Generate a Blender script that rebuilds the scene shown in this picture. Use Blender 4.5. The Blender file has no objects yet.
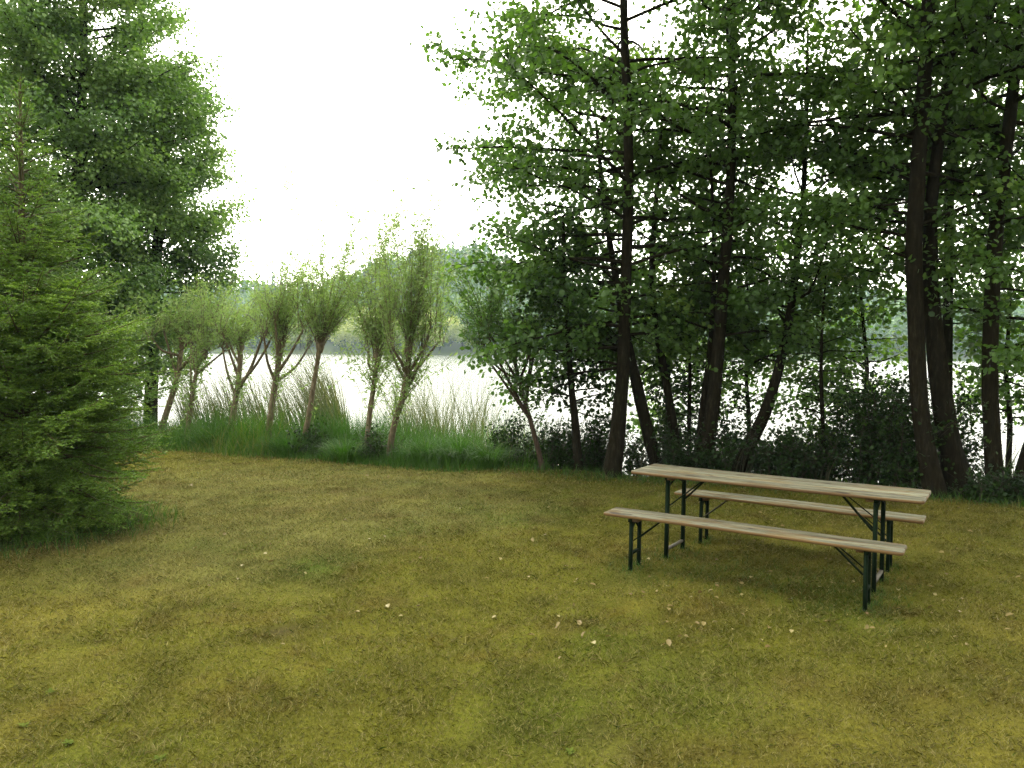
import bpy, math, random
import numpy as np
from mathutils import Vector, Matrix

rng = np.random.default_rng(11)
random.seed(11)
SC = bpy.context.scene
COL = SC.collection
R = math.radians

# ------------------------------------------------------------------ camera
F = 768.0
CAM = np.array([0.0, 0.0, 1.86])
PITCH, ROLL = math.degrees(math.atan(35.0 / F)), 0.6
cam_m = Matrix.Rotation(R(90 - PITCH), 4, 'X') @ Matrix.Rotation(R(ROLL), 4, 'Z')
M3 = np.array(cam_m.to_3x3())
cd = bpy.data.cameras.new("camera")
cd.sensor_width = 36.0
cd.lens = 36.0 * F / 1024.0
cd.clip_start = 0.05
cd.clip_end = 5000
cam = bpy.data.objects.new("camera", cd)
COL.objects.link(cam)
cam.matrix_world = Matrix.Translation(CAM) @ cam_m
SC.camera = cam


def ray(px, py):
    return M3 @ np.array([(px - 512) / F, (384 - py) / F, -1.0])


def G(px, py, z=0.0):
    d = ray(px, py)
    return CAM + d * ((z - CAM[2]) / d[2])


def at(px, py, Y):
    d = ray(px, py)
    return CAM + d * (Y / d[1])


# ------------------------------------------------------------------ terrain
BA, BB = 11.65, -0.35           # the lawn's edge: Y = BA + BB * X
BN = 1 / math.sqrt(1 + BB * BB)
WATER_Z = -0.45


def lattice(seed):
    return np.random.default_rng(seed).random((64, 64))


_L = {k: lattice(100 + k) for k in range(6)}


def vnoise(x, y, k=0):
    x = np.asarray(x, float); y = np.asarray(y, float)
    xi = np.floor(x).astype(int); yi = np.floor(y).astype(int)
    fx = x - xi; fy = y - yi
    fx = fx * fx * (3 - 2 * fx); fy = fy * fy * (3 - 2 * fy)
    L = _L[k]
    a = L[xi % 64, yi % 64]; b = L[(xi + 1) % 64, yi % 64]
    c = L[xi % 64, (yi + 1) % 64]; d = L[(xi + 1) % 64, (yi + 1) % 64]
    return (a * (1 - fx) + b * fx) * (1 - fy) + (c * (1 - fx) + d * fx) * fy


def fbm(x, y, k=0):
    return (vnoise(x, y, k) * .55 + vnoise(x * 2.1 + 7, y * 2.1 + 3, k + 1) * .3 + vnoise(x * 4.3, y * 4.3, k + 2) * .15)


def sshore(x, y):
    return (np.asarray(y) - (BA + BB * np.asarray(x))) * BN


def smooth(a, b, t):
    t = np.clip((t - a) / (b - a), 0, 1)
    return t * t * (3 - 2 * t)


def gz(x, y):
    x = np.asarray(x, float); y = np.asarray(y, float)
    s = sshore(x, y) + (vnoise(x * .7, y * .7, 3) - .5) * .5
    z = (vnoise(x * .55, y * .55, 0) - .5) * .05 + (vnoise(x * 2.3, y * 2.3, 1) - .5) * .022
    z = z - .75 * smooth(.3, 2.6, s) - 1.0 * smooth(2.6, 9, s) - 1.2 * smooth(9, 60, s)
    return z


def bank(px, s):
    """a point of the bank seen in picture column px, s metres beyond the lawn's edge"""
    k = (px - 512) / F
    Y = (BA + s / BN) / (1 - BB * k)
    return np.array([k * Y, Y, float(gz(k * Y, Y))])


# ------------------------------------------------------------------ mesh builder
class MB:
    def __init__(self):
        self.v = []; self.f = {}; self.n = 0; self.a = []; self.c = []

    def add(self, verts, faces, tint=None, col=None):
        verts = np.asarray(verts, np.float32).reshape(-1, 3)
        faces = np.asarray(faces, np.int64)
        self.v.append(verts)
        self.f.setdefault(faces.shape[1], []).append(faces + self.n)
        self.n += len(verts)
        if tint is None:
            tint = np.zeros(len(verts), np.float32)
        self.a.append(np.broadcast_to(np.asarray(tint, np.float32), (len(verts),)))
        if col is not None:
            self.c.append(np.asarray(col, np.float32).reshape(-1, 3))

    def mesh(self, name, mat, smooth_=False):
        me = bpy.data.meshes.new(name)
        v = np.concatenate(self.v)
        me.vertices.add(len(v)); me.vertices.foreach_set('co', v.ravel())
        loops, starts, cnt = [], [], 0
        for k, fl in self.f.items():
            f = np.concatenate(fl)
            loops.append(f.ravel())
            starts.append(cnt + np.arange(len(f)) * k)
            cnt += f.size
        loops = np.concatenate(loops).astype(np.int32); starts = np.concatenate(starts).astype(np.int32)
        me.loops.add(len(loops)); me.loops.foreach_set('vertex_index', loops)
        me.polygons.add(len(starts)); me.polygons.foreach_set('loop_start', starts)
        at_ = me.attributes.new('tint', 'FLOAT', 'POINT')
        at_.data.foreach_set('value', np.concatenate(self.a).astype(np.float32))
        if self.c:
            c = np.concatenate(self.c)
            c4 = np.concatenate([c, np.ones((len(c), 1), np.float32)], 1)
            ca = me.attributes.new('col', 'FLOAT_COLOR', 'POINT')
            ca.data.foreach_set('color', c4.ravel())
        me.update(calc_edges=True)
        me.validate()
        if smooth_:
            me.polygons.foreach_set('use_smooth', np.ones(len(me.polygons), bool))
        me.materials.append(mat)
        return me

    def build(self, name, mat, parent=None, smooth_=False):
        o = bpy.data.objects.new(name, self.mesh(name, mat, smooth_))
        COL.objects.link(o)
        if parent is not None:
            o.parent = parent
        return o


def tag(o, label, cat, group=None):
    o['label'] = label; o['category'] = cat
    if group:
        o['group'] = group
    return o


def empty(name, loc, rz=0.0):
    o = bpy.data.objects.new(name, None)
    COL.objects.link(o)
    o.location = Vector([float(a) for a in loc]); o.rotation_euler = (0, 0, rz)
    o.empty_display_size = .2
    return o


def catmull(P, n):
    P = np.asarray(P, float)
    Q = np.vstack([2 * P[0] - P[1], P, 2 * P[-1] - P[-2]])
    out = []
    for i in range(1, len(Q) - 2):
        t = np.linspace(0, 1, n, endpoint=False)[:, None]
        a, b, c, d = Q[i - 1], Q[i], Q[i + 1], Q[i + 2]
        out.append(.5 * (2 * b + (c - a) * t + (2 * a - 5 * b + 4 * c - d) * t ** 2 + (-a + 3 * b - 3 * c + d) * t ** 3))
    out.append(P[-1:])
    return np.vstack(out)


def sweep(mb, P, r, sides=6, rough=0.0, tint=0.0, flare=None):
    P = np.asarray(P, float); n = len(P)
    r = np.broadcast_to(np.asarray(r, float), (n,))
    T = np.gradient(P, axis=0) if n > 2 else np.repeat((P[1] - P[0])[None], n, 0)
    T /= np.linalg.norm(T, axis=1)[:, None] + 1e-9
    ref = np.array([0.13, 1, .07]) if abs(T[0, 1]) < .8 else np.array([1, .1, .05])
    U = np.cross(T, ref); U /= np.linalg.norm(U, axis=1)[:, None] + 1e-9
    V = np.cross(T, U)
    a = np.arange(sides) / sides * 2 * np.pi
    rr = np.repeat(r[:, None], sides, 1)
    if rough:
        ph = rng.random(3) * 6
        L = np.cumsum(np.r_[0, np.linalg.norm(np.diff(P, axis=0), axis=1)])[:, None]
        rr = rr * (1 + rough * (np.sin(3 * a[None] + ph[0] + L * 1.3) * .5 + np.sin(5 * a[None] + ph[1] - L * 2.1) * .35 + (rng.random(rr.shape) - .5) * .7))
    X = P[:, None] + rr[:, :, None] * (np.cos(a)[None, :, None] * U[:, None] + np.sin(a)[None, :, None] * V[:, None])
    i = np.arange(n - 1)[:, None] * sides; j = np.arange(sides)[None]
    f = np.stack([i + j, i + (j + 1) % sides, i + sides + (j + 1) % sides, i + sides + j], -1).reshape(-1, 4)
    mb.add(X.reshape(-1, 3), f, tint)


LEAF_OVAL = [(0, 0), (.30, .42), (.70, .46), (1, 0), (.70, -.46), (.30, -.42)]
LEAF_NARROW = [(0, 0), (.25, .5), (.65, .4), (1, 0), (.65, -.4), (.25, -.5)]


def leaves(mb, C, axis, nor, length, width, tint, shape=LEAF_OVAL, fold=.18):
    """N folded six-point leaves, two quads each"""
    N = len(C)
    if not N:
        return
    axis = axis / (np.linalg.norm(axis, axis=1)[:, None] + 1e-9)
    side = np.cross(nor, axis); side /= np.linalg.norm(side, axis=1)[:, None] + 1e-9
    nn = np.cross(axis, side)
    length = np.broadcast_to(length, (N,)); width = np.broadcast_to(width, (N,))
    V = np.empty((N, 6, 3))
    for k, (u, w) in enumerate(shape):
        lift = fold * abs(w) * width - .12 * u * u * length
        V[:, k] = C + axis * (u * length)[:, None] + side * (w * width)[:, None] + nn * lift[:, None]
    b = np.arange(N)[:, None] * 6
    f = np.concatenate([b + np.array([[0, 3, 2, 1]]), b + np.array([[0, 5, 4, 3]])])
    mb.add(V.reshape(-1, 3), f, np.repeat(tint, 6))


def rdir(n):
    d = rng.normal(size=(n, 3))
    return d / np.linalg.norm(d, axis=1)[:, None]


# ------------------------------------------------------------------ materials
def mat_new(name):
    m = bpy.data.materials.new(name); m.use_nodes = True
    nt = m.node_tree; nt.nodes.clear()
    return m, nt, nt.nodes.new('ShaderNodeOutputMaterial')


def nd(nt, t, **kw):
    n = nt.nodes.new(t)
    for k, v in kw.items():
        if k in n.inputs:
            n.inputs[k].default_value = v
        else:
            setattr(n, k, v)
    return n


def ramp(nt, fac, stops):
    r = nt.nodes.new('ShaderNodeValToRGB')
    e = r.color_ramp.elements
    e[0].position, e[0].color = stops[0][0], (*stops[0][1], 1)
    e[1].position, e[1].color = stops[-1][0], (*stops[-1][1], 1)
    for p, c in stops[1:-1]:
        x = e.new(p); x.color = (*c, 1)
    nt.links.new(fac, r.inputs['Fac'])
    return r.outputs['Color']


def leaf_mat(name, stops, trans=.4, tgain=(1.5, 1.5, .8), rough=.5, spec=.3):
    m, nt, out = mat_new(name)
    a = nd(nt, 'ShaderNodeAttribute', attribute_name='tint')
    c = ramp(nt, a.outputs['Fac'], stops)
    p = nd(nt, 'ShaderNodeBsdfPrincipled', Roughness=rough)
    p.inputs['Specular IOR Level'].default_value = spec
    nt.links.new(c, p.inputs['Base Color'])
    t = nd(nt, 'ShaderNodeBsdfTranslucent')
    mul = nd(nt, 'ShaderNodeMix', data_type='RGBA', blend_type='MULTIPLY')
    mul.inputs[0].default_value = 1.0
    nt.links.new(c, mul.inputs[6]); mul.inputs[7].default_value = (*tgain, 1)
    nt.links.new(mul.outputs[2], t.inputs['Color'])
    mx = nd(nt, 'ShaderNodeMixShader', Fac=trans)
    nt.links.new(p.outputs[0], mx.inputs[1]); nt.links.new(t.outputs[0], mx.inputs[2])
    nt.links.new(mx.outputs[0], out.inputs[0])
    return m


def noise_mat(name, stops, scale=(8, 8, 8), detail=6, rough=.85, bump=.4, bump_scale=None, coord='Object', spec=.2, bdist=.02):
    m, nt, out = mat_new(name)
    tc = nd(nt, 'ShaderNodeTexCoord')
    mp = nd(nt, 'ShaderNodeMapping', Scale=scale)
    nt.links.new(tc.outputs[coord], mp.inputs['Vector'])
    n = nd(nt, 'ShaderNodeTexNoise', Scale=1.0, Detail=detail, Roughness=.62)
    nt.links.new(mp.outputs[0], n.inputs['Vector'])
    p = nd(nt, 'ShaderNodeBsdfPrincipled', Roughness=rough)
    p.inputs['Specular IOR Level'].default_value = spec
    nt.links.new(ramp(nt, n.outputs['Fac'], stops), p.inputs['Base Color'])
    if bump:
        b = nd(nt, 'ShaderNodeBump', Strength=bump, Distance=bdist)
        nt.links.new(n.outputs['Fac'], b.inputs['Height'])
        nt.links.new(b.outputs[0], p.inputs['Normal'])
    nt.links.new(p.outputs[0], out.inputs[0])
    return m


M_ALDER = leaf_mat('alder_leaf', [(0, (.031, .070, .018)), (.5, (.063, .128, .028)), (.85, (.102, .186, .038)), (1, (.135, .215, .045))], .42, (1.6, 1.7, .7))
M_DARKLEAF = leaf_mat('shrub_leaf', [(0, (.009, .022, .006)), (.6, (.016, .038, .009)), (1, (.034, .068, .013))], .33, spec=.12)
M_BIGTREE = leaf_mat('maple_leaf', [(0, (.052, .105, .032)), (.5, (.100, .176, .050)), (.9, (.155, .245, .066)), (1, (.19, .28, .075))], .36, (1.3, 1.5, .7))
M_WILLOW = leaf_mat('willow_leaf', [(0, (.120, .195, .060)), (.5, (.180, .262, .092)), (1, (.25, .33, .14))], .45, (1.3, 1.4, .7))
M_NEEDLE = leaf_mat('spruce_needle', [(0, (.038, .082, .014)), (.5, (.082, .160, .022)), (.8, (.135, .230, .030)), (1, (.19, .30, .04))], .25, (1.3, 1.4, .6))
M_TALLGRASS = leaf_mat('tall_grass_blade', [(0, (.020, .050, .008)), (.55, (.036, .090, .011)), (.88, (.066, .135, .016)), (1, (.17, .15, .05))], .42, (1.3, 1.6, .6))
M_REED = leaf_mat('reed_blade', [(0, (.040, .060, .018)), (.6, (.080, .100, .035)), (1, (.17, .16, .08))], .3)
M_DARKREED = leaf_mat('dry_reed_blade', [(0, (.020, .022, .012)), (.6, (.035, .040, .018)), (1, (.07, .065, .03))], .2)
M_FARLEAF = leaf_mat('far_wood_leaf', [(0, (.022, .062, .022)), (.6, (.050, .120, .028)), (1, (.11, .19, .036))], .25)
M_FARPALE = leaf_mat('far_pale_leaf', [(0, (.14, .19, .04)), (.6, (.24, .29, .07)), (1, (.32, .36, .11))], .35)
M_BARK = noise_mat('alder_bark', [(.3, (.006, .005, .003)), (.55, (.014, .012, .007)), (.75, (.032, .028, .018))], (30, 30, 7), bump=.9, spec=.04, rough=.95)
M_WBARK = noise_mat('willow_bark', [(.3, (.055, .043, .024)), (.55, (.130, .105, .064)), (.75, (.23, .19, .125))], (40, 40, 9), bump=.6)
M_RBARK = noise_mat('reddish_bark', [(.3, (.022, .015, .010)), (.55, (.050, .034, .022)), (.75, (.09, .066, .045))], (40, 40, 9), bump=.6)
M_SBARK = noise_mat('spruce_bark', [(.3, (.040, .034, .016)), (.6, (.085, .072, .034))], (40, 40, 12), bump=.5)
M_TWIG = noise_mat('shrub_twig', [(.3, (.02, .016, .012)), (.7, (.05, .04, .03))], (30, 30, 10), bump=0)
M_STEEL = noise_mat('dark_green_painted_steel', [(.3, (.003, .008, .004)), (.62, (.006, .013, .006)), (.8, (.026, .017, .008))], (30, 30, 30), rough=.8, bump=.1, spec=.05)
M_GREYSTEEL = noise_mat('bare_grey_steel', [(.3, (.07, .065, .05)), (.7, (.13, .12, .10))], (20, 20, 20), rough=.5, bump=.1)


def wood_mat():
    m, nt, out = mat_new('weathered_plank_wood')
    tc = nd(nt, 'ShaderNodeTexCoord')
    oi = nd(nt, 'ShaderNodeObjectInfo')
    add = nd(nt, 'ShaderNodeVectorMath', operation='ADD')
    nt.links.new(tc.outputs['Object'], add.inputs[0])
    sc_ = nd(nt, 'ShaderNodeMath', operation='MULTIPLY'); sc_.inputs[1].default_value = 37.0
    nt.links.new(oi.outputs['Random'], sc_.inputs[0])
    nt.links.new(sc_.outputs[0], add.inputs[1])

    def noise(scale, det=5, rough=.6):
        mp = nd(nt, 'ShaderNodeMapping', Scale=scale)
        nt.links.new(add.outputs[0], mp.inputs['Vector'])
        n = nd(nt, 'ShaderNodeTexNoise', Scale=1.0, Detail=det, Roughness=rough)
        nt.links.new(mp.outputs[0], n.inputs['Vector'])
        return n.outputs['Fac']
    grain = noise((1.6, 46, 40), 6, .72)
    blot = noise((2.6, 11, 11), 4, .6)
    knot = noise((6, 19, 19), 2, .5)
    grey = ramp(nt, grain, [(.34, (.022, .020, .013)), (.45, (.068, .068, .044)), (.56, (.134, .133, .092)), (.70, (.205, .205, .148))])
    warm = ramp(nt, grain, [(.34, (.022, .015, .006)), (.46, (.076, .056, .024)), (.70, (.155, .122, .058))])
    mk = ramp(nt, blot, [(.50, (0, 0, 0)), (.62, (1, 1, 1))])
    mx = nd(nt, 'ShaderNodeMix', data_type='RGBA')
    nt.links.new(mk, mx.inputs[0]); nt.links.new(grey, mx.inputs[6]); nt.links.new(warm, mx.inputs[7])
    kk = ramp(nt, knot, [(.62, (1, 1, 1)), (.70, (.20, .14, .09))])
    m2 = nd(nt, 'ShaderNodeMix', data_type='RGBA', blend_type='MULTIPLY'); m2.inputs[0].default_value = 1
    nt.links.new(mx.outputs[2], m2.inputs[6]); nt.links.new(kk, m2.inputs[7])
    sp = nd(nt, 'ShaderNodeSeparateXYZ'); nt.links.new(tc.outputs['Normal'], sp.inputs[0])     # old varnish is left on the board edges
    eg = nd(nt, 'ShaderNodeMapRange'); eg.inputs[1].default_value = .75; eg.inputs[2].default_value = .45
    nt.links.new(sp.outputs[2], eg.inputs[0])
    m3 = nd(nt, 'ShaderNodeMix', data_type='RGBA'); nt.links.new(eg.outputs[0], m3.inputs[0])
    nt.links.new(m2.outputs[2], m3.inputs[6]); nt.links.new(ramp(nt, grain, [(.3, (.060, .032, .010)), (.7, (.155, .092, .032))]), m3.inputs[7])
    bt_ = nd(nt, 'ShaderNodeAttribute', attribute_name='tint')           # every board has its own tone
    m4 = nd(nt, 'ShaderNodeMix', data_type='RGBA', blend_type='MULTIPLY'); m4.inputs[0].default_value = 1
    nt.links.new(m3.outputs[2], m4.inputs[6]); nt.links.new(ramp(nt, bt_.outputs['Fac'], [(0, (.30, .27, .24)), (.2, (.66, .62, .58)), (1, (1.15, 1.15, 1.15))]), m4.inputs[7])
    m2 = m4
    p = nd(nt, 'ShaderNodeBsdfPrincipled', Roughness=.62)
    p.inputs['Specular IOR Level'].default_value = .3
    nt.links.new(m2.outputs[2], p.inputs['Base Color'])
    b = nd(nt, 'ShaderNodeBump', Strength=.5, Distance=.004)
    nt.links.new(grain, b.inputs['Height']); nt.links.new(b.outputs[0], p.inputs['Normal'])
    nt.links.new(p.outputs[0], out.inputs[0])
    return m


M_WOOD = wood_mat()


def col_mat(name, trans=.3, rough=.75):
    m, nt, out = mat_new(name)
    a = nd(nt, 'ShaderNodeAttribute', attribute_name='col')
    p = nd(nt, 'ShaderNodeBsdfPrincipled', Roughness=rough)
    p.inputs['Specular IOR Level'].default_value = .12
    nt.links.new(a.outputs['Color'], p.inputs['Base Color'])
    t = nd(nt, 'ShaderNodeBsdfTranslucent')
    nt.links.new(a.outputs['Color'], t.inputs['Color'])
    mx = nd(nt, 'ShaderNodeMixShader', Fac=trans)
    nt.links.new(p.outputs[0], mx.inputs[1]); nt.links.new(t.outputs[0], mx.inputs[2])
    nt.links.new(mx.outputs[0], out.inputs[0])
    return m


M_LAWN = col_mat('lawn_blade')
M_DRYLEAF = leaf_mat('fallen_leaf', [(0, (.055, .032, .010)), (.4, (.105, .068, .020)), (.8, (.165, .13, .045)), (1, (.22, .19, .08))], .2, (1, 1, 1))
M_WEED = leaf_mat('weed_leaf', [(0, (.055, .080, .012)), (1, (.095, .120, .022))], .3, spec=.03, rough=.8)

# lawn colour, shared by the ground sheet and by the blades
DIRT = [(*G(284, 632)[:2], .13), (*G(622, 748)[:2], .12), (*G(598, 728)[:2], .07), (*G(640, 662)[:2], .10), (*G(395, 632)[:2], .06)]
GREEN = [(*G(318, 567)[:2], .36), (*G(680, 690)[:2], .6), (*G(600, 640)[:2], .35), (*G(560, 720)[:2], .5), (*G(640, 575)[:2], .4), (*G(840, 610)[:2], .4), (1.6, 6.5, .4), (2.1, 6.2, .45), (2.6, 5.8, .4)]  # last three: mossier grass under the table, also painting in its shade


def lawn_col(x, y):
    n1 = fbm(x * .45, y * .45, 0); n2 = fbm(x * 1.7 + 5, y * 1.7, 2); n3 = vnoise(x * 7, y * 7, 4)
    olive = np.array([.092, .092, .0105]); yell = np.array([.124, .112, .018]); green = np.array([.054, .080, .0080]); brown = np.array([.086, .058, .010])
    g = smooth(.46, .78, n1 * .5 + n2 * .5 + .010 * (x - .5)) * .6  # green grows with x, partly painting the tree shade over the right lawn
    pale = smooth(.2, .8, np.exp(-((x + 3.2) / 3.2) ** 2 - ((y - 9.5) / 4.2) ** 2) + (n1 - .5) * .9) * .6
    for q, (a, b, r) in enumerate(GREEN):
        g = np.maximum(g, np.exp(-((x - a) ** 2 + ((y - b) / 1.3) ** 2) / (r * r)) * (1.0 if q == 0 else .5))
    ye = smooth(.48, .66, fbm(x * .8 + 31, y * .8 + 3, 1)) * .75
    br = smooth(.60, .74, n2 * .6 + n3 * .4) * .55
    c = olive * (1 - ye)[..., None] + yell * ye[..., None]
    c = c * (1 - br)[..., None] + brown * br[..., None]
    c = c * (1 - pale)[..., None] + np.array([.128, .126, .038]) * pale[..., None]
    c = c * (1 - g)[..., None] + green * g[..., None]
    mott = vnoise(x * 4.6 + 11, y * 4.6, 5) * .6 + vnoise(x * 11 + 3, y * 11, 0) * .4
    c = c * (.80 + .44 * smooth(.22, .72, mott))[..., None]                  # thin and thick moss
    rd = smooth(.66, .80, vnoise(x * 3.1 + 50, y * 3.1 + 9, 3) * .65 + vnoise(x * 10, y * 10, 1) * .35) * .36
    return c * (1 - rd)[..., None] + np.array([.085, .050, .014]) * rd[..., None]


def ground_mat():
    m, nt, out = mat_new('lawn_soil')
    a = nd(nt, 'ShaderNodeAttribute', attribute_name='col')
    tc = nd(nt, 'ShaderNodeTexCoord')
    n = nd(nt, 'ShaderNodeTexNoise', Scale=42.0, Detail=8, Roughness=.7)
    nt.links.new(tc.outputs['Object'], n.inputs['Vector'])
    mul = nd(nt, 'ShaderNodeMix', data_type='RGBA', blend_type='MULTIPLY'); mul.inputs[0].default_value = 1
    nt.links.new(a.outputs['Color'], mul.inputs[6])
    nt.links.new(ramp(nt, n.outputs['Fac'], [(.3, (.45, .42, .40)), (.5, (.9, .9, .9)), (.72, (1.25, 1.2, 1.1))]), mul.inputs[7])
    p = nd(nt, 'ShaderNodeBsdfPrincipled', Roughness=.95)
    p.inputs['Specular IOR Level'].default_value = .05
    nt.links.new(mul.outputs[2], p.inputs['Base Color'])
    b = nd(nt, 'ShaderNodeBump', Strength=.8, Distance=.03)
    nt.links.new(n.outputs['Fac'], b.inputs['Height']); nt.links.new(b.outputs[0], p.inputs['Normal'])
    nt.links.new(p.outputs[0], out.inputs[0])
    return m


# ------------------------------------------------------------------ ground sheet
def grid_axis(a, b, step, lo, hi):
    core = np.arange(a, b + 1e-6, step)
    up = [core[-1]]; d = step
    while up[-1] < hi:
        d *= 1.25; up.append(up[-1] + d)
    dn = [core[0]]; d = step
    while dn[-1] > lo:
        d *= 1.25; dn.append(dn[-1] - d)
    return np.r_[np.array(dn[1:])[::-1], core, np.array(up[1:])]


def grid_faces(nx, ny):
    i = np.arange(nx - 1)[:, None]; j = np.arange(ny - 1)[None]
    b = i * ny + j
    return np.stack([b, b + ny, b + ny + 1, b + 1], -1).reshape(-1, 4)


gx = grid_axis(-13, 12, .16, -900, 900); gy = grid_axis(-1, 19, .16, -50, 285)
X, Y = np.meshgrid(gx, gy, indexing='ij')
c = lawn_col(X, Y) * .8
s = sshore(X, Y)
soil = np.array([.036, .028, .014])
w = smooth(-.5, .5, s)
for (a, b, r) in DIRT:
    w = np.maximum(w, np.exp(-((X - a) ** 2 + (Y - b) ** 2) / (r * r)) * .7 * (.4 + vnoise(X * 9, Y * 9, 2)))
sx, sy = G(45, 528)[:2]
w = np.maximum(w, smooth(1.35, .8, np.hypot(X - sx, Y - sy)) * .8)
c = c * (1 - w)[..., None] + soil * w[..., None]
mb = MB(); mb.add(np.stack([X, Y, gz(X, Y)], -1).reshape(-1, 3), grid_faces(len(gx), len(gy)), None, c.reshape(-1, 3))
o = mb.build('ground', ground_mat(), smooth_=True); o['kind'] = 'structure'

# lake
m, nt, out = mat_new('lake_water')
tc = nd(nt, 'ShaderNodeTexCoord')
mp = nd(nt, 'ShaderNodeMapping', Scale=(1.0, 1.8, 1)); nt.links.new(tc.outputs['Object'], mp.inputs['Vector'])
n = nd(nt, 'ShaderNodeTexNoise', Scale=2.2, Detail=4, Roughness=.6); nt.links.new(mp.outputs[0], n.inputs['Vector'])
p = nd(nt, 'ShaderNodeBsdfPrincipled', Roughness=.16, IOR=1.333)
p.inputs['Base Color'].default_value = (.035, .045, .04, 1)
b = nd(nt, 'ShaderNodeBump', Strength=.5, Distance=.10)
nt.links.new(n.outputs['Fac'], b.inputs['Height']); nt.links.new(b.outputs[0], p.inputs['Normal'])
nt.links.new(p.outputs[0], out.inputs[0])
mb = MB()
wx = np.linspace(-800, 800, 9); wy = np.r_[-200, 0, 11, 60, 150, 290]
X, Y = np.meshgrid(wx, wy, indexing='ij')
ys = np.maximum(Y, BA + BB * X + .9)            # the sheet starts inside the bank
mb.add(np.stack([X, ys, np.full_like(X, WATER_Z)], -1).reshape(-1, 3)[:0] if False else
       np.array([[-800, BA + BB * -800 + .9, WATER_Z], [800, BA + BB * 800 + .9, WATER_Z], [800, 292, WATER_Z], [-800, 292, WATER_Z]]), [[0, 1, 2, 3]])
o = mb.build('lake_water', m); o['kind'] = 'structure'


# hills beyond the lake
def ridge(x):
    return 27 + 28 * np.exp(-((x + 30) / 66.0) ** 2) + 9 * np.exp(-((x - 170) / 80.0) ** 2) + 8 * np.exp(-((x + 190) / 70.) ** 2) + 5 * (vnoise(x / 37., x * 0 + .5, 2) - .5)


def hz(x, y):
    t = np.clip((y - 280) / 150.0, 0, 1)
    return -.9 + 1.6 * smooth(276, 284, y) + (ridge(x) - 9) * (t ** 1.15) * (1 - .5 * smooth(430, 640, y))


hx = np.linspace(-620, 620, 90); hy = np.r_[np.linspace(276, 440, 34), np.linspace(455, 680, 10)]
X, Y = np.meshgrid(hx, hy, indexing='ij')
mb = MB(); mb.add(np.stack([X, Y, hz(X, Y)], -1).reshape(-1, 3), grid_faces(len(hx), len(hy)))
o = mb.build('hills', noise_mat('hill_ground', [(.3, (.03, .05, .02)), (.7, (.07, .09, .03))], (.05, .05, .05), bump=0), smooth_=True)
o['kind'] = 'structure'

# the far wood reads as one mass
mb = MB()
NT = 2600
tx = rng.uniform(-330, 330, NT); ty = 286 + 190 * rng.random(NT) ** 1.4
con = rng.random(NT) < .08
th = np.where(con, rng.uniform(11, 17, NT), rng.uniform(8, 13, NT)); tr = np.where(con, th * .17, th * .36)
K = 110
u = rng.random((NT, K)); a = rng.random((NT, K)) * 2 * np.pi
prof = np.where(con[:, None], (1 - u) ** .8, np.sqrt(np.clip(1 - (2 * u - .95) ** 2, 0, 1)))
rad = tr[:, None] * prof * np.sqrt(rng.random((NT, K)) * .6 + .4)
C = np.stack([tx[:, None] + np.cos(a) * rad, ty[:, None] + np.sin(a) * rad, hz(tx, ty)[:, None] + 1 + u * th[:, None]], -1).reshape(-1, 3)
out_ = np.stack([np.cos(a), np.sin(a), .5 + 0 * a], -1).reshape(-1, 3)
tn = np.clip(np.repeat(np.where(con, rng.uniform(0, .35, NT), rng.uniform(.3, 1, NT)), K) + rng.normal(0, .12, NT * K), 0, 1)
leaves(mb, C, rdir(NT * K) + np.array([0, 0, -.3]), out_ + rdir(NT * K) * .8, rng.uniform(1.0, 2.1, NT * K), rng.uniform(.8, 1.6, NT * K), tn)
o = mb.build('far_wood', M_FARLEAF); o['kind'] = 'stuff'

# pale bushy trees along the far shore
far = [(345, 30, .9), (362, 42, .7), (384, 36, .9), (404, 26, .6), (440, 34, .9), (462, 24, .5), (482, 22, .35), (300, 24, .6), (655, 14, .9), (700, 13, .7), (560, 24, .4), (880, 22, .3), (965, 40, .25), (1000, 34, .2)]
far_words = ['tall pale yellow green tree on the far shore behind the two bushy willows', 'tallest pale tree of the far shore clump left of the bushy willows', 'pale round tree on the far shore behind the bushiest willow',
             'low pale bush on the far shore between the bushy willow stems', 'bright yellow green tree on the far shore right of the bushiest willow', 'mid green low tree on the far shore left of the leaning sapling',
             'dark low tree on the far shore behind the slender red stemmed sapling', 'pale far shore tree seen between the thin pollard willows', 'low pale bush on the far shore just right of the straight alder trunk',
             'low pale bush on the far shore left of the second alder trunk', 'green far shore tree behind the small dark leafed sapling', 'dark far shore tree glimpsed left of the twin trunked alder',
             'tall dark far shore tree seen right of the twin trunked alder', 'dark far shore tree glimpsed at the right edge behind the last trunks']
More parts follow.
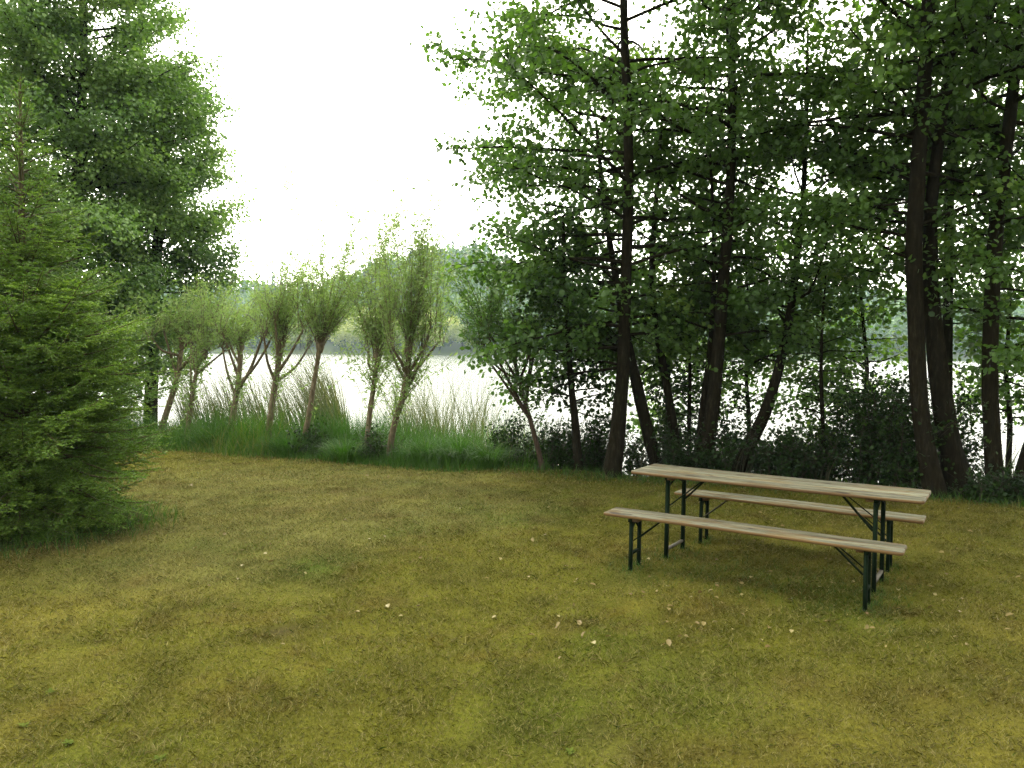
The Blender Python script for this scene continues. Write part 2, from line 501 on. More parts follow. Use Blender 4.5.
for (px, hpx, tn0), lab in zip(far, far_words):
    base = at(px, 352, 281 + rng.uniform(0, 3)); base[2] = hz(base[0], base[1])
    H = hpx * 1.22 * 281 / F; W = H * rng.uniform(.48, .62)
    root = tag(empty('shore_tree', base), lab, 'tree', 'trees on the far shore of the lake')
    mb = MB(); sweep(mb, np.array([[0, 0, -.3], [.1, 0, H * .4], [0, .1, H * .8]]), [.25, .18, .05], 6); mb.build('trunk', M_BARK, root)
    N = 1300
    lobes = np.column_stack([rng.normal(0, W * .45, 9), rng.normal(0, W * .45, 9), H * rng.uniform(.28, .82, 9)])
    k = rng.integers(0, 9, N); d = rdir(N)
    C = lobes[k] + d * (W * .48 * rng.random(N) ** .4)[:, None] * np.array([1, 1, .8])
    C[:, 2] = np.clip(C[:, 2], .5, None)
    mb = MB(); leaves(mb, C, rdir(N), d + rdir(N) * .6 + [0, 0, .4], rng.uniform(.5, 1.0, N), rng.uniform(.4, .8, N), np.clip(tn0 + rng.normal(0, .18, N), 0, 1))
    mb.build('crown', M_FARPALE if tn0 > .45 else M_FARLEAF, root)


# ------------------------------------------------------------------ broadleaf trees
def pxpath(pts, Y, depth_lean=0.0, n=4):
    """a trunk through picture points at the tree's own distance; width in pixels becomes a radius"""
    P = np.array([at(a, b, Y) for a, b, *_ in pts])
    r = np.array([w for *_, w in pts]) * .5 * Y / F
    t = np.linspace(0, 1, len(P)); P[:, 1] += depth_lean * t ** 1.5
    return catmull(P, n), np.interp(np.linspace(0, len(r) - 1, (len(r) - 1) * n + 1), np.arange(len(r)), r)


def limb(p0, d0, L, r0, n=6, gravity=0., wobble=.12):
    P = [np.array(p0, float)]; d = np.array(d0, float)
    for i in range(n - 1):
        d = d + rng.normal(0, wobble, 3) + np.array([0, 0, gravity])
        d /= np.linalg.norm(d)
        P.append(P[-1] + d * L / (n - 1))
    return np.array(P), np.linspace(r0, max(r0 * .2, .002), n)


def crown(wood, lv, path, rad, t0, t1, nb, Lfun, elev, leaf=(.055, .085), per_m=34, spread=.10, tint=(.5, .22), gravity=-.02, nsec=8, sec=.42, az_bias=None, front_cull=.62, thick=1.0, sides=5):
    n = len(path)
    for i in range(nb):
        t = t0 + (t1 - t0) * ((i + rng.random()) / nb)
        k = t * (n - 1); a = int(k); fr = k - a; b = min(a + 1, n - 1)
        p = path[a] * (1 - fr) + path[b] * fr; r = rad[a] * (1 - fr) + rad[b] * fr
        az = i * 2.39996 + rng.normal(0, .35)
        if az_bias is not None and rng.random() < az_bias[1]:
            az = az_bias[0] + rng.normal(0, .5)
        if math.sin(az) < -.3 and rng.random() < front_cull * (1.5 if t < .6 else .8):
            az = -az                                 # the trees reach for the light over the water
        L = Lfun(t) * rng.uniform(.6, 1.12)
        e = elev(t) + rng.normal(0, .16)
        d = np.array([math.cos(az) * math.cos(e), math.sin(az) * math.cos(e), math.sin(e)])
        P, rr = limb(p, d, L, min(r * .45, .010 * L + .006) * thick, 7, gravity)
        sweep(wood, P, rr, sides)
        tb = rng.normal(tint[0], tint[1])
        segs = [(P[2:], 1.0)]
        for q in range(int(nsec * max(.4, L / 2.2)) + 1):
            u = rng.uniform(.18, .97); k2 = u * 6; a2 = int(k2); f2 = k2 - a2
            pp = P[a2] * (1 - f2) + P[min(a2 + 1, 6)] * f2
            dd = P[min(a2 + 1, 6)] - P[a2]; dd /= np.linalg.norm(dd) + 1e-9
            sd = np.cross(dd, [0, 0, 1]); sd /= np.linalg.norm(sd) + 1e-9
            dd = dd * .75 + sd * (1 if q % 2 else -1) * rng.uniform(.5, 1.1) + np.array([0, 0, rng.normal(.02, .3)])
            l2 = L * sec * (1.15 - .75 * u) * rng.uniform(.6, 1.25) + .15
            P2, r2 = limb(pp, dd / np.linalg.norm(dd), l2, max(.0035, .006 * l2 + .002) * thick, 5, gravity * 1.4, .2)
            sweep(wood, P2, r2, 3)
            segs.append((P2, 1.0))
        for S, wgt in segs:
            ln = np.linalg.norm(np.diff(S, axis=0), axis=1).sum()
            N = rng.poisson(ln * per_m * wgt)
            if N < 1:
                continue
            uu = rng.random(N) ** .8 * (len(S) - 1); ai = np.minimum(uu.astype(int), len(S) - 2); ff = (uu - ai)[:, None]
            C = S[ai] * (1 - ff) + S[ai + 1] * ff
            C = C + rng.normal(0, 1, (N, 3)) * np.array([spread, spread, spread * .75])
            dirs = S[ai + 1] - S[ai]; dirs /= np.linalg.norm(dirs, axis=1)[:, None] + 1e-9
            ax = dirs * .5 + rdir(N) * .8 + np.array([0, 0, -.35])
            no = np.array([0, 0, 1.0]) + rdir(N) * .75
            ls = rng.uniform(leaf[0], leaf[1], N)
            leaves(lv, C, ax, no, ls, ls * rng.uniform(.75, .95, N), np.clip(rng.normal(0, .14, N) + tb, 0, 1))


def profile(stops):
    xs, ys = zip(*stops)
    return lambda t: float(np.interp(t, xs, ys))


def localise(P, base):
    return P - base


def tree(name, label, cat, group, s_px, s, stems, mat_leaf, mat_bark, base=None, over=0, **crown_kw):
    b = bank(s_px, s) if base is None else base
    root = tag(empty(name, b), label, cat, group)
    lv = MB()
    for st in stems:
        kw = dict(crown_kw); kw.update(st[1] if len(st) > 1 else {})
        dl = kw.pop('depth_lean', 0.); dy = kw.pop('dy', 0.)
        P, r = pxpath(st[0], b[1] + dy, dl)
        P = P - b; r = r * .71
        P[0, 2] = min(P[0, 2], -.15 + float(gz(P[0, 0] + b[0], P[0, 1] + b[1])) - b[2])
        wd = MB(); sweep(wd, P, r, 11, .10)
        if kw.get('nb', 0):
            crown(wd, lv, P, r, **kw)
        if over:                                     # upper boughs reaching out over the lawn, above the picture
            crown(wd, lv, P, r, t0=.78, t1=.97, nb=over, Lfun=lambda t: 4.4, elev=lambda t: .34, leaf=(.07, .10), per_m=38, spread=.14, tint=(.42, .16), gravity=-.02, nsec=9, az_bias=(-math.pi / 2, .8), front_cull=0)
            over = 0
        wd.build('trunk', mat_bark, root, True)
    if lv.v:
        lv.build('crown', mat_leaf, root)
    return root


AL = 'alders standing in a row along the lake bank'
up = lambda t: .45 - .45 * (1 - t)
alder = dict(t0=.30, t1=.98, elev=up, leaf=(.056, .096), per_m=52, spread=.10, tint=(.42, .16))

tree('alder_tree', 'straight dark trunked alder nearest the left end of the picnic table', 'tree', AL, 612, .15,
     [([(612, 478, 27), (618, 430, 22), (622, 380, 19), (624, 330, 17), (627, 250, 15), (629, 180, 14), (627, 100, 13), (624, 20, 11), (622, -120, 8), (620, -230, 5), (618, -300, 2)],
       dict(nb=88, t0=.22, Lfun=profile([(.2, 1.7), (.35, 2.5), (.5, 2.9), (.7, 2.9), (.85, 2.4), (1, .6)]), az_bias=(math.pi, .16)))], M_ALDER, M_BARK, over=18, **alder)
tree('alder_tree', 'dark alder stem leaning left behind the straight alder trunk', 'tree', AL, 656, .9,
     [([(658, 470, 19), (647, 428, 17), (637, 385, 16), (628, 345, 13), (616, 280, 10), (604, 200, 7), (596, 120, 4)], dict(nb=26, t0=.36, Lfun=profile([(.3, 1.2), (.6, 1.9), (1, .6)])))], M_ALDER, M_BARK, **alder)
tree('alder_tree', 'slim curved alder trunk rising beside the leaning left stem', 'tree', AL, 679, 1.2,
     [([(680, 472, 15), (672, 420, 13), (664, 371, 11), (657, 330, 10), (652, 270, 9), (656, 200, 7), (662, 120, 4)], dict(nb=22, t0=.40, Lfun=profile([(.3, 1.0), (.6, 1.7), (1, .5)])))], M_ALDER, M_BARK, **alder)
tree('alder_tree', 'tall alder with a thin second stem behind the middle of the picnic table', 'tree', AL, 704, .7,
     [([(702, 476, 26), (711, 420, 20), (716, 370, 18), (721, 310, 17), (727, 240, 15), (731, 170, 13), (732, 90, 12), (731, 0, 11), (728, -120, 8), (725, -280, 3)],
       dict(nb=70, t0=.28, Lfun=profile([(.25, 1.3), (.4, 2.0), (.6, 2.4), (.8, 2.2), (1, .6)]))),
      ([(696, 468, 10), (704, 400, 9), (712, 330, 8), (714, 250, 6), (710, 150, 3)], dict(nb=9, t0=.5, Lfun=profile([(.3, .8), (1, .6)]), dy=.25))], M_ALDER, M_BARK, over=18, **alder)
tree('alder_tree', 'alder trunk leaning right over the water behind the picnic table', 'tree', AL, 738, .8,
     [([(734, 476, 22), (752, 440, 18), (766, 410, 16), (777, 375, 13), (785, 340, 12), (792, 300, 11), (797, 258, 10), (803, 200, 8), (806, 120, 6), (808, 30, 3)],
       dict(nb=52, t0=.36, Lfun=profile([(.3, .9), (.5, 1.8), (.75, 1.9), (1, .5)])))], M_ALDER, M_BARK, **alder)
tree('alder_tree', 'big twin trunked alder behind the right end of the picnic table', 'tree', AL, 946, .2,
     [([(938, 504, 34), (926, 450, 25), (919, 400, 22), (916, 330, 22), (914, 250, 22), (918, 170, 20), (924, 90, 19), (928, 10, 18), (932, -150, 12), (936, -300, 4)],
       dict(nb=56, t0=.42, Lfun=profile([(.35, 1.2), (.5, 2.0), (.75, 2.5), (1, .7)]), leaf=(.06, .095))),
      ([(964, 504, 42), (951, 455, 31), (942, 400, 28), (935, 340, 24), (931, 280, 20), (932, 200, 16), (944, 100, 13), (956, 0, 10), (966, -140, 5)],
       dict(nb=20, t0=.52, Lfun=profile([(.4, 1.0), (.7, 1.9), (1, .5)]), dy=.25))], M_ALDER, M_BARK, over=15, **alder)
tree('alder_tree', 'thin dark alder close behind the big twin trunked alder', 'tree', AL, 947, 1.5,
     [([(948, 480, 15), (947, 380, 14), (948, 280, 13), (950, 180, 12), (953, 80, 9), (958, -40, 7), (962, -200, 3)], dict(nb=34, t0=.25, Lfun=profile([(.2, .9), (.6, 1.8), (1, .5)])))], M_ALDER, M_BARK, **alder)
tree('alder_tree', 'straight alder trunk standing alone right of the twin trunked alder', 'tree', AL, 994, .5,
     [([(995, 500, 25), (992, 440, 22), (990, 380, 21), (992, 300, 20), (997, 220, 18), (1006, 150, 17), (1014, 80, 15), (1020, 10, 14), (1026, -150, 10), (1030, -280, 3)],
       dict(nb=52, t0=.34, Lfun=profile([(.3, 1.3), (.6, 2.3), (1, .6)])))], M_ALDER, M_BARK, over=14, **alder)
tree('alder_tree', 'alder trunk leaning out of the picture at the right edge', 'tree', AL, 1020, .5,
     [([(1016, 506, 28), (1030, 455, 24), (1044, 400, 22), (1056, 300, 20), (1074, 150, 16), (1098, -100, 7)], dict(nb=30, t0=.38, Lfun=profile([(.3, 1.1), (.6, 2.0), (1, .6)])))], M_ALDER, M_BARK, **alder)
tree('young_alder', 'small dark leafed sapling left of the straight alder', 'tree', 'young trees under the alders', 578, .4,
     [([(579, 474, 14), (575, 420, 11), (571, 385, 9), (568, 340, 8), (565, 280, 6), (563, 215, 3)], dict(nb=32, t0=.22, Lfun=profile([(.15, .6), (.35, .95), (.7, .9), (1, .3)]), per_m=42, leaf=(.055, .09)))], M_DARKLEAF, M_BARK, elev=lambda t: .25, t1=1.0)
tree('young_alder', 'thin leafy sapling right of the trunk leaning over the water', 'tree', 'young trees under the alders', 822, .9,
     [([(824, 480, 7), (823, 430, 6), (821, 380, 5), (822, 330, 4), (826, 270, 2)], dict(nb=30, t0=.2, Lfun=profile([(.2, .5), (.6, .8), (1, .3)]), per_m=40))], M_ALDER, M_BARK, elev=lambda t: .35, t1=1.0)
tree('young_alder', 'thin upright sapling between the curved stem and the tall alder', 'tree', 'young trees under the alders', 690, 1.6,
     [([(690, 470, 6), (689, 420, 6), (690, 370, 5), (688, 320, 3)], dict(nb=22, t0=.2, Lfun=profile([(.2, .5), (.6, .7), (1, .3)]), per_m=40))], M_DARKLEAF, M_BARK, elev=lambda t: .35, t1=1.0)

tree('young_alder', 'leafy young alder by the water between the tall alder and the leaning trunk', 'tree', 'young trees under the alders', 750, 2.0,
     [([(748, 470, 7), (749, 420, 6), (746, 370, 5), (748, 310, 4), (745, 245, 2)], dict(nb=34, t0=.25, Lfun=profile([(.2, .6), (.6, .95), (1, .3)]), per_m=44))], M_ALDER, M_BARK, elev=lambda t: .3, t1=1.0)
tree('young_alder', 'leafy young alder by the water behind the large dark shrub', 'tree', 'young trees under the alders', 862, 1.8,
     [([(866, 470, 8), (864, 420, 7), (867, 370, 6), (862, 310, 4), (858, 250, 2)], dict(nb=36, t0=.25, Lfun=profile([(.2, .6), (.6, 1.0), (1, .3)]), per_m=44))], M_ALDER, M_BARK, elev=lambda t: .3, t1=1.0)

tree('young_alder', 'low leafy young alder between the leaning stem and the curved stem', 'tree', 'young trees under the alders', 668, 2.1,
     [([(667, 468, 7), (666, 420, 6), (669, 370, 5), (665, 310, 3)], dict(nb=28, t0=.22, Lfun=profile([(.2, .6), (.6, .8), (1, .3)]), per_m=44))], M_ALDER, M_BARK, elev=lambda t: .2, t1=1.0)
tree('young_alder', 'leafy young alder over the water at the right edge behind the lone trunk', 'tree', 'young trees under the alders', 1008, 1.9,
     [([(1008, 478, 8), (1010, 420, 7), (1006, 370, 6), (1010, 300, 4), (1008, 240, 2)], dict(nb=32, t0=.25, Lfun=profile([(.2, .6), (.6, .9), (1, .3)]), per_m=44))], M_ALDER, M_BARK, elev=lambda t: .25, t1=1.0)

# the big trees at the left, behind the spruce
bt = dict(t1=.99, elev=lambda t: .12 + .5 * t, leaf=(.055, .092), per_m=104, spread=.15, tint=(.5, .25), nsec=9, front_cull=0)
g1 = np.array([*at(72, 440, 17.0)[:2], 0]); g1[2] = float(gz(g1[0], g1[1]))
tree('maple_tree', 'huge dark crowned broadleaf tree rising behind the spruce', 'tree', 'big broadleaf trees at the left', 0, 0,
     [([(76, 455, 26), (75, 350, 21), (74, 250, 16), (78, 150, 13), (84, 50, 10), (80, -70, 9), (78, -200, 4)], dict(nb=170, t0=.10, Lfun=profile([(.05, 2.6), (.35, 3.1), (.55, 3.0), (.72, 2.35), (1, .9)])))],
     M_BIGTREE, M_BARK, base=g1, **bt)
g2 = np.array([*at(158, 440, 18.5)[:2], 0]); g2[2] = float(gz(g2[0], g2[1]))
tree('maple_tree', 'smaller rounded broadleaf crown right of the huge tree above the willows', 'tree', 'big broadleaf trees at the left', 0, 0,
     [([(150, 445, 20), (152, 350, 17), (156, 270, 15), (162, 190, 11), (168, 120, 7), (172, 78, 3)], dict(nb=104, t0=.14, Lfun=profile([(.1, 1.6), (.5, 2.25), (.75, 1.6), (1, .5)])))],
     M_BIGTREE, M_BARK, base=g2, **bt)


# ------------------------------------------------------------------ pollard willows
def willow(label, s_px, s, pts, whips, L, cone, lean, forks=3, per_m=36, name='pollard_willow', mat=None, group='pollard willows along the bank', low=0, heads=None, bark=None):
    b = bank(s_px, s)
    root = tag(empty(name, b), label, 'tree', group)
    P, r = pxpath(pts, b[1]); P = P - b; r = r * .64
    P[0, 2] = min(P[0, 2], -.15)
    wd = MB(); lv = MB()
    sweep(wd, P, r * .9, 9, .14)
    hs = [(P[-1], whips)]
    limbs = [(hx_, hy_, w_ * .8, wh) for (hx_, hy_, w_, wh) in (heads or [])]
    for q_ in range(forks):                          # thin forked limbs round the head
        e_ = pts[-1]; limbs.append((e_[0] + (6 if lean >= 0 else -6) + rng.uniform(12, 30) * rng.choice([-1, 1]), e_[1] + rng.uniform(-26, 2), 2.8, 9))
    for (hx_, hy_, w_, wh) in limbs:
        q = at(hx_, hy_, b[1] + rng.uniform(-.4, .4)) - b
        k = int(len(P) * rng.uniform(.42, .75))
        mid = P[k] * .5 + q * .5 + rng.normal(0, .03, 3) + np.array([0, 0, -.03])
        Q = catmull([P[k], mid, q], 4)
        sweep(wd, Q, np.linspace(min(r[k] * .6, w_ * .7 * b[1] / F), w_ * .35 * b[1] / F, len(Q)), 6, .1)
        hs.append((q, wh))
    for hi, (h, nw) in enumerate(hs):
        if hi == 0:
            sweep(wd, np.array([h + [0, 0, -.14], h + [0, 0, -.06], h + [0, 0, .03], h + [0, 0, .08]]), np.array([.04, .068, .065, .02]), 9, .25)
        for i in range(nw):
            az = rng.random() * 2 * np.pi; tilt = cone * math.sqrt(rng.random())
            d = np.array([math.cos(az) * math.sin(tilt) + lean, math.sin(az) * math.sin(tilt), math.cos(tilt)])
            l = L * (.28 + .92 * rng.random() ** 1.5) * (1.05 - .35 * tilt / cone) * (1.08 if hi == 0 else .85)
            W, wr = limb(h + rng.normal(0, .035, 3), d / np.linalg.norm(d), l, .007, 7, rng.uniform(-.10, .03), .09)
            W[:, 0] += lean * np.linspace(0, 1, 7) ** 2 * .35 * l
            sweep(wd, W, wr, 3)
            segs = [(W, .16, 1.0)]
            for g_ in range(3):                      # feathery side shoots
                k = rng.integers(2, 6); dd = (W[k + 1] - W[k]); dd /= np.linalg.norm(dd)
                W2, w2 = limb(W[k], dd + rdir(1)[0] * .7, l * rng.uniform(.15, .32), .003, 4, -.03, .12)
                sweep(wd, W2, w2, 3); segs.append((W2, .1, 1.0))
            tb = rng.normal(0, .14)
            for S, u0, wt in segs:
                ns_ = len(S) - 1
                N = rng.poisson(np.linalg.norm(np.diff(S, axis=0), axis=1).sum() * per_m * wt)
                if not N:
                    continue
                uu = (u0 + (1 - u0) * rng.random(N)) * ns_; ai = np.minimum(uu.astype(int), ns_ - 1); ff = (uu - ai)[:, None]
                C = S[ai] * (1 - ff) + S[ai + 1] * ff + rng.normal(0, .04, (N, 3))
                dr = S[ai + 1] - S[ai]; dr /= np.linalg.norm(dr, axis=1)[:, None]
                ls = rng.uniform(.05, .095, N)
                leaves(lv, C, dr * .8 + rdir(N) * .8 + [lean, 0, -.15], np.array([0, 0, .6]) + rdir(N), ls, ls * .24, np.clip(rng.normal(.5, .2, N) + tb, 0, 1), LEAF_NARROW)
    for i in range(low):                             # bare and thinly leaved shoots low on the stem
        k = int(len(P) * rng.uniform(.35, .95)) - 1
        az = rng.random() * 6.28
        d = np.array([math.cos(az) * .7, math.sin(az) * .5, .9])
        W, wr = limb(P[k], d / np.linalg.norm(d), L * rng.uniform(.25, .5), .006, 6, .02, .12)
        sweep(wd, W, wr, 3)
        N = rng.poisson(36)
        uu = rng.random(N) * 5; ai = np.minimum(uu.astype(int), 4); ff = (uu - ai)[:, None]
        C = W[ai] * (1 - ff) + W[ai + 1] * ff + rng.normal(0, .05, (N, 3))
        ls = rng.uniform(.06, .10, N)
        leaves(lv, C, rdir(N) + [0, 0, -.2], np.array([0, 0, .6]) + rdir(N), ls, ls * .26, np.clip(rng.normal(.4, .2, N), 0, 1), LEAF_NARROW)
    wd.build('trunk', bark or M_WBARK, root, True)
    lv.build('crown', mat or M_WILLOW, root)
    return root


willow('dense pale willow closest to the spruce with a dark forked trunk', 166, 1.2, [(158, 440, 11), (168, 408, 10), (177, 378, 9), (181, 350, 8), (182, 338, 7)], 34, 1.25, .85, .14, low=18, forks=4, heads=[(206, 342, 4, 18), (152, 338, 3, 10)])
willow('low willow with a short forked stem second from the spruce', 187, .8, [(186, 448, 11), (189, 420, 10), (193, 392, 8), (197, 370, 6), (204, 352, 5)], 24, 1.2, .8, .22, low=20, heads=[(226, 350, 3, 16)])
willow('willow with a slanting brown trunk forking into two heads', 231, .9, [(229, 447, 12), (233, 415, 11), (237, 392, 9), (240, 365, 9), (240, 345, 9)], 28, 1.3, .7, .16, low=12, heads=[(262, 338, 5, 20), (222, 345, 3, 10)])
willow('pale straight willow trunk with long thin side shoots reaching right', 268, .6, [(267, 450, 12), (270, 420, 11), (274, 390, 10), (279, 360, 9), (281, 342, 10)], 48, 1.9, .6, .14, forks=3, low=16, heads=[(310, 345, 3, 10)])
willow('tallest slim willow with a clean leaning stem and rounded fan crown', 304, .5, [(300, 455, 11), (307, 425, 10), (312, 395, 9), (317, 365, 8), (320, 345, 10)], 62, 3.0, .52, .12, forks=0, low=5)
willow('willow with a short dark trunk left of the bushiest willow', 367, .4, [(366, 455, 10), (369, 420, 9), (373, 390, 8), (376, 368, 8), (377, 356, 8)], 40, 2.5, .22, .02, low=30, forks=1)
willow('bushiest willow with tall upright shoots and a pale leaning trunk', 391, .3, [(388, 458, 12), (394, 425, 11), (402, 400, 11), (407, 375, 10), (409, 350, 10)], 60, 2.7, .27, .02, low=44, forks=4, heads=[(424, 352, 3, 12)])
willow('slender red stemmed willow with bare fanned branches beside the dark reeds', 541, .2, [(544, 476, 11), (537, 445, 9), (528, 412, 8), (519, 380, 7), (513, 352, 6)], 24, 1.5, .7, -.1, low=14, forks=6, heads=[(484, 325, 3, 8), (545, 318, 4, 12)], mat=M_ALDER, per_m=50, bark=M_RBARK)


# ------------------------------------------------------------------ spruce
def spruce():
    b = np.array([*G(40, 528)[:2], 0]); Yd = b[1]
    top = at(30, 78, Yd); base = at(27, 520, Yd); b[0] = base[0]; b[2] = float(gz(b[0], b[1]))
    H = top[2] - b[2]
    root = tag(empty('spruce_tree', b), 'bright green young spruce with sweeping branches at the lawn edge', 'tree')
    wd = MB(); P = np.array([[0, 0, -.1], [0, 0, H * .3], [.01, 0, H * .6], [.0, 0.01, H * .85], [0.015, 0, H]])
    sweep(wd, catmull(P, 4), np.interp(np.linspace(0, 1, 17), [0, .3, .7, 1], [.075, .055, .022, .006]), 8, .08)
    nd_c, nd_a, nd_t = [], [], []

    def needle(S, t, dens=150, r=.012):
        ln = np.linalg.norm(np.diff(S, axis=0), axis=1).sum()
        N = int(ln * dens) + 2
        uu = rng.random(N) * (len(S) - 1); ai = np.minimum(uu.astype(int), len(S) - 2); ff = (uu - ai)[:, None]
        d = S[ai + 1] - S[ai]; d /= np.linalg.norm(d, axis=1)[:, None] + 1e-9
        nd_c.append(S[ai] * (1 - ff) + S[ai + 1] * ff)
        q = rdir(N); q[:, 2] = np.abs(q[:, 2]) * .7 - .1
        nd_a.append(d * .85 + q)
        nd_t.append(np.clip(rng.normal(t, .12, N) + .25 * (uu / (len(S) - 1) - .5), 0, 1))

    z = .12; iw = 0
    while z < H - .1:
        f = z / H
        Lb = float(np.interp(f, [0, .1, .235, .39, .5, .62, .84, 1], [1.25, 1.38, 1.52, 1.38, 1.0, .70, .42, .10]))
        nb = 13 if f < .5 else (9 if f < .7 else 6)
        for j in range(nb):
            az = iw * .7 + j * 2 * np.pi / nb + rng.normal(0, .22)
            L = Lb * rng.uniform(.72, 1.12)
            e = np.interp(f, [0, .12, .3, .55, .8, 1], [-.10, .14, .36, .52, .75, 1.0]) + rng.normal(0, .18)
            d = np.array([math.cos(az) * math.cos(e), math.sin(az) * math.cos(e), math.sin(e)])
            n = 8
            B = [np.array([0, 0, z + rng.normal(0, .05)])]
            for k in range(n - 1):
                dz = -.06 if k < 4 else .06
                d = d + np.array([0, 0, dz]) + rng.normal(0, .03, 3); d /= np.linalg.norm(d)
                B.append(B[-1] + d * L / (n - 1))
            B = np.array(B)
            sweep(wd, B, np.linspace(.006 + .008 * L, .002, n), 4)
            t = rng.normal(.45, .15)
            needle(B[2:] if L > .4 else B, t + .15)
            side = np.array([-math.sin(az), math.cos(az), rng.normal(0, .3)])
            m_ = int(L / .05)
            for q in range(m_):
                u = .14 + .84 * (q + rng.random()) / m_
                k2 = u * (n - 1); a2 = int(k2); f2 = k2 - a2
                p = B[a2] * (1 - f2) + B[min(a2 + 1, n - 1)] * f2
                dd = B[min(a2 + 1, n - 1)] - B[a2]; dd /= np.linalg.norm(dd)
                sg = 1 if q % 2 else -1
                d2 = dd * .62 + side * sg * .8 + np.array([0, 0, -.14]) + rng.normal(0, .16, 3); d2 /= np.linalg.norm(d2)
                l2 = (.42 * L * (1 - u) + .07) * rng.uniform(.7, 1.2)
                l2 = min(l2, .48)
                S = np.array([p, p + d2 * l2 * .5 + [0, 0, -.01], p + d2 * l2 + [0, 0, -.03 * l2 / .3]])
                if l2 > .10:
                    sweep(wd, S, [.003, .002, .0012], 3)
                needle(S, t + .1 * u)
                if l2 > .16:
                    sd2 = np.cross(d2, [0, 0, 1]); sd2 /= np.linalg.norm(sd2)
                    for w_ in range(int(l2 / .055)):
                        v = .2 + .75 * (w_ + rng.random()) / (l2 / .055)
                        pp = p + d2 * l2 * min(v, 1)
                        d3 = d2 * .65 + sd2 * (1 if w_ % 2 else -1) * .75 + rng.normal(0, .12, 3) + [0, 0, -.1]
                        l3 = (.45 * l2 * (1 - v) + .04) * rng.uniform(.7, 1.2)
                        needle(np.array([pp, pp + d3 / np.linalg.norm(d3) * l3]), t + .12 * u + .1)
        z += np.interp(f, [0, .55, .8, 1], [.105, .13, .18, .22]) * rng.uniform(.85, 1.15); iw += 1
    needle(P[3:], .6, 160)
    C = np.concatenate(nd_c); A = np.concatenate(nd_a); T = np.concatenate(nd_t); N = len(C)
    A /= np.linalg.norm(A, axis=1)[:, None]
    S = np.cross(A, rdir(N)); S /= np.linalg.norm(S, axis=1)[:, None]
    ln = rng.uniform(.015, .026, N)[:, None]; wd_ = .0048
    V = np.stack([C - S * wd_, C + S * wd_, C + A * ln * .75 + S * wd_ * .8, C + A * ln], 1)
    mb = MB(); mb.add(V.reshape(-1, 3), np.arange(N * 4).reshape(-1, 4), np.repeat(T, 4))
    print('needles', N)
    wd.build('trunk', M_SBARK, root, True)
    mb.build('crown', M_NEEDLE, root)
    return b


SPR = spruce()


# ------------------------------------------------------------------ undergrowth
def shrub(label, px, s, h, w, nst, per_m=38, leaf=(.035, .066), mat=M_DARKLEAF, name='shrub', cat='shrub', group='shrubs under the alders'):
    b = bank(px, s)
    root = tag(empty(name, b), label, cat, group)
    wd = MB(); lv = MB()
    for i in range(nst):
        az = rng.random() * 6.283; tl = rng.uniform(.05, 1) * math.atan2(w, h)
        d = np.array([math.cos(az) * math.sin(tl), math.sin(az) * math.sin(tl) * .7, math.cos(tl)])
        L = h * rng.uniform(.55, 1.2)
        W, wr = limb(np.r_[rng.normal(0, .10, 2), -.03], d, L, .009, 7, -.03, .12)
        sweep(wd, np.vstack([[[0, 0, -.16]], W]), np.r_[.012, wr], 4)
        segs = [W[1:]]
        for q in range(9):
            k = rng.integers(1, 6); dd = rdir(1)[0] + [0, 0, .35]
            W2, w2 = limb(W[k], dd / np.linalg.norm(dd), L * rng.uniform(.2, .42), .004, 4, 0, .2)
            sweep(wd, W2, w2, 3); segs.append(W2)
        tb = rng.normal(.45, .2)
        for S in segs:
            ln = np.linalg.norm(np.diff(S, axis=0), axis=1).sum(); N = rng.poisson(ln * per_m)
            if not N:
                continue
            uu = rng.random(N) * (len(S) - 1); ai = np.minimum(uu.astype(int), len(S) - 2); ff = (uu - ai)[:, None]
            C = S[ai] * (1 - ff) + S[ai + 1] * ff + rng.normal(0, .06, (N, 3))
            ls = rng.uniform(*leaf, N)
            leaves(lv, C, rdir(N) + [0, 0, -.2], np.array([0, 0, 1]) + rdir(N) * .8, ls, ls * .75, np.clip(rng.normal(tb, .15, N), 0, 1))
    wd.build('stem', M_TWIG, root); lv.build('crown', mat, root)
    return root


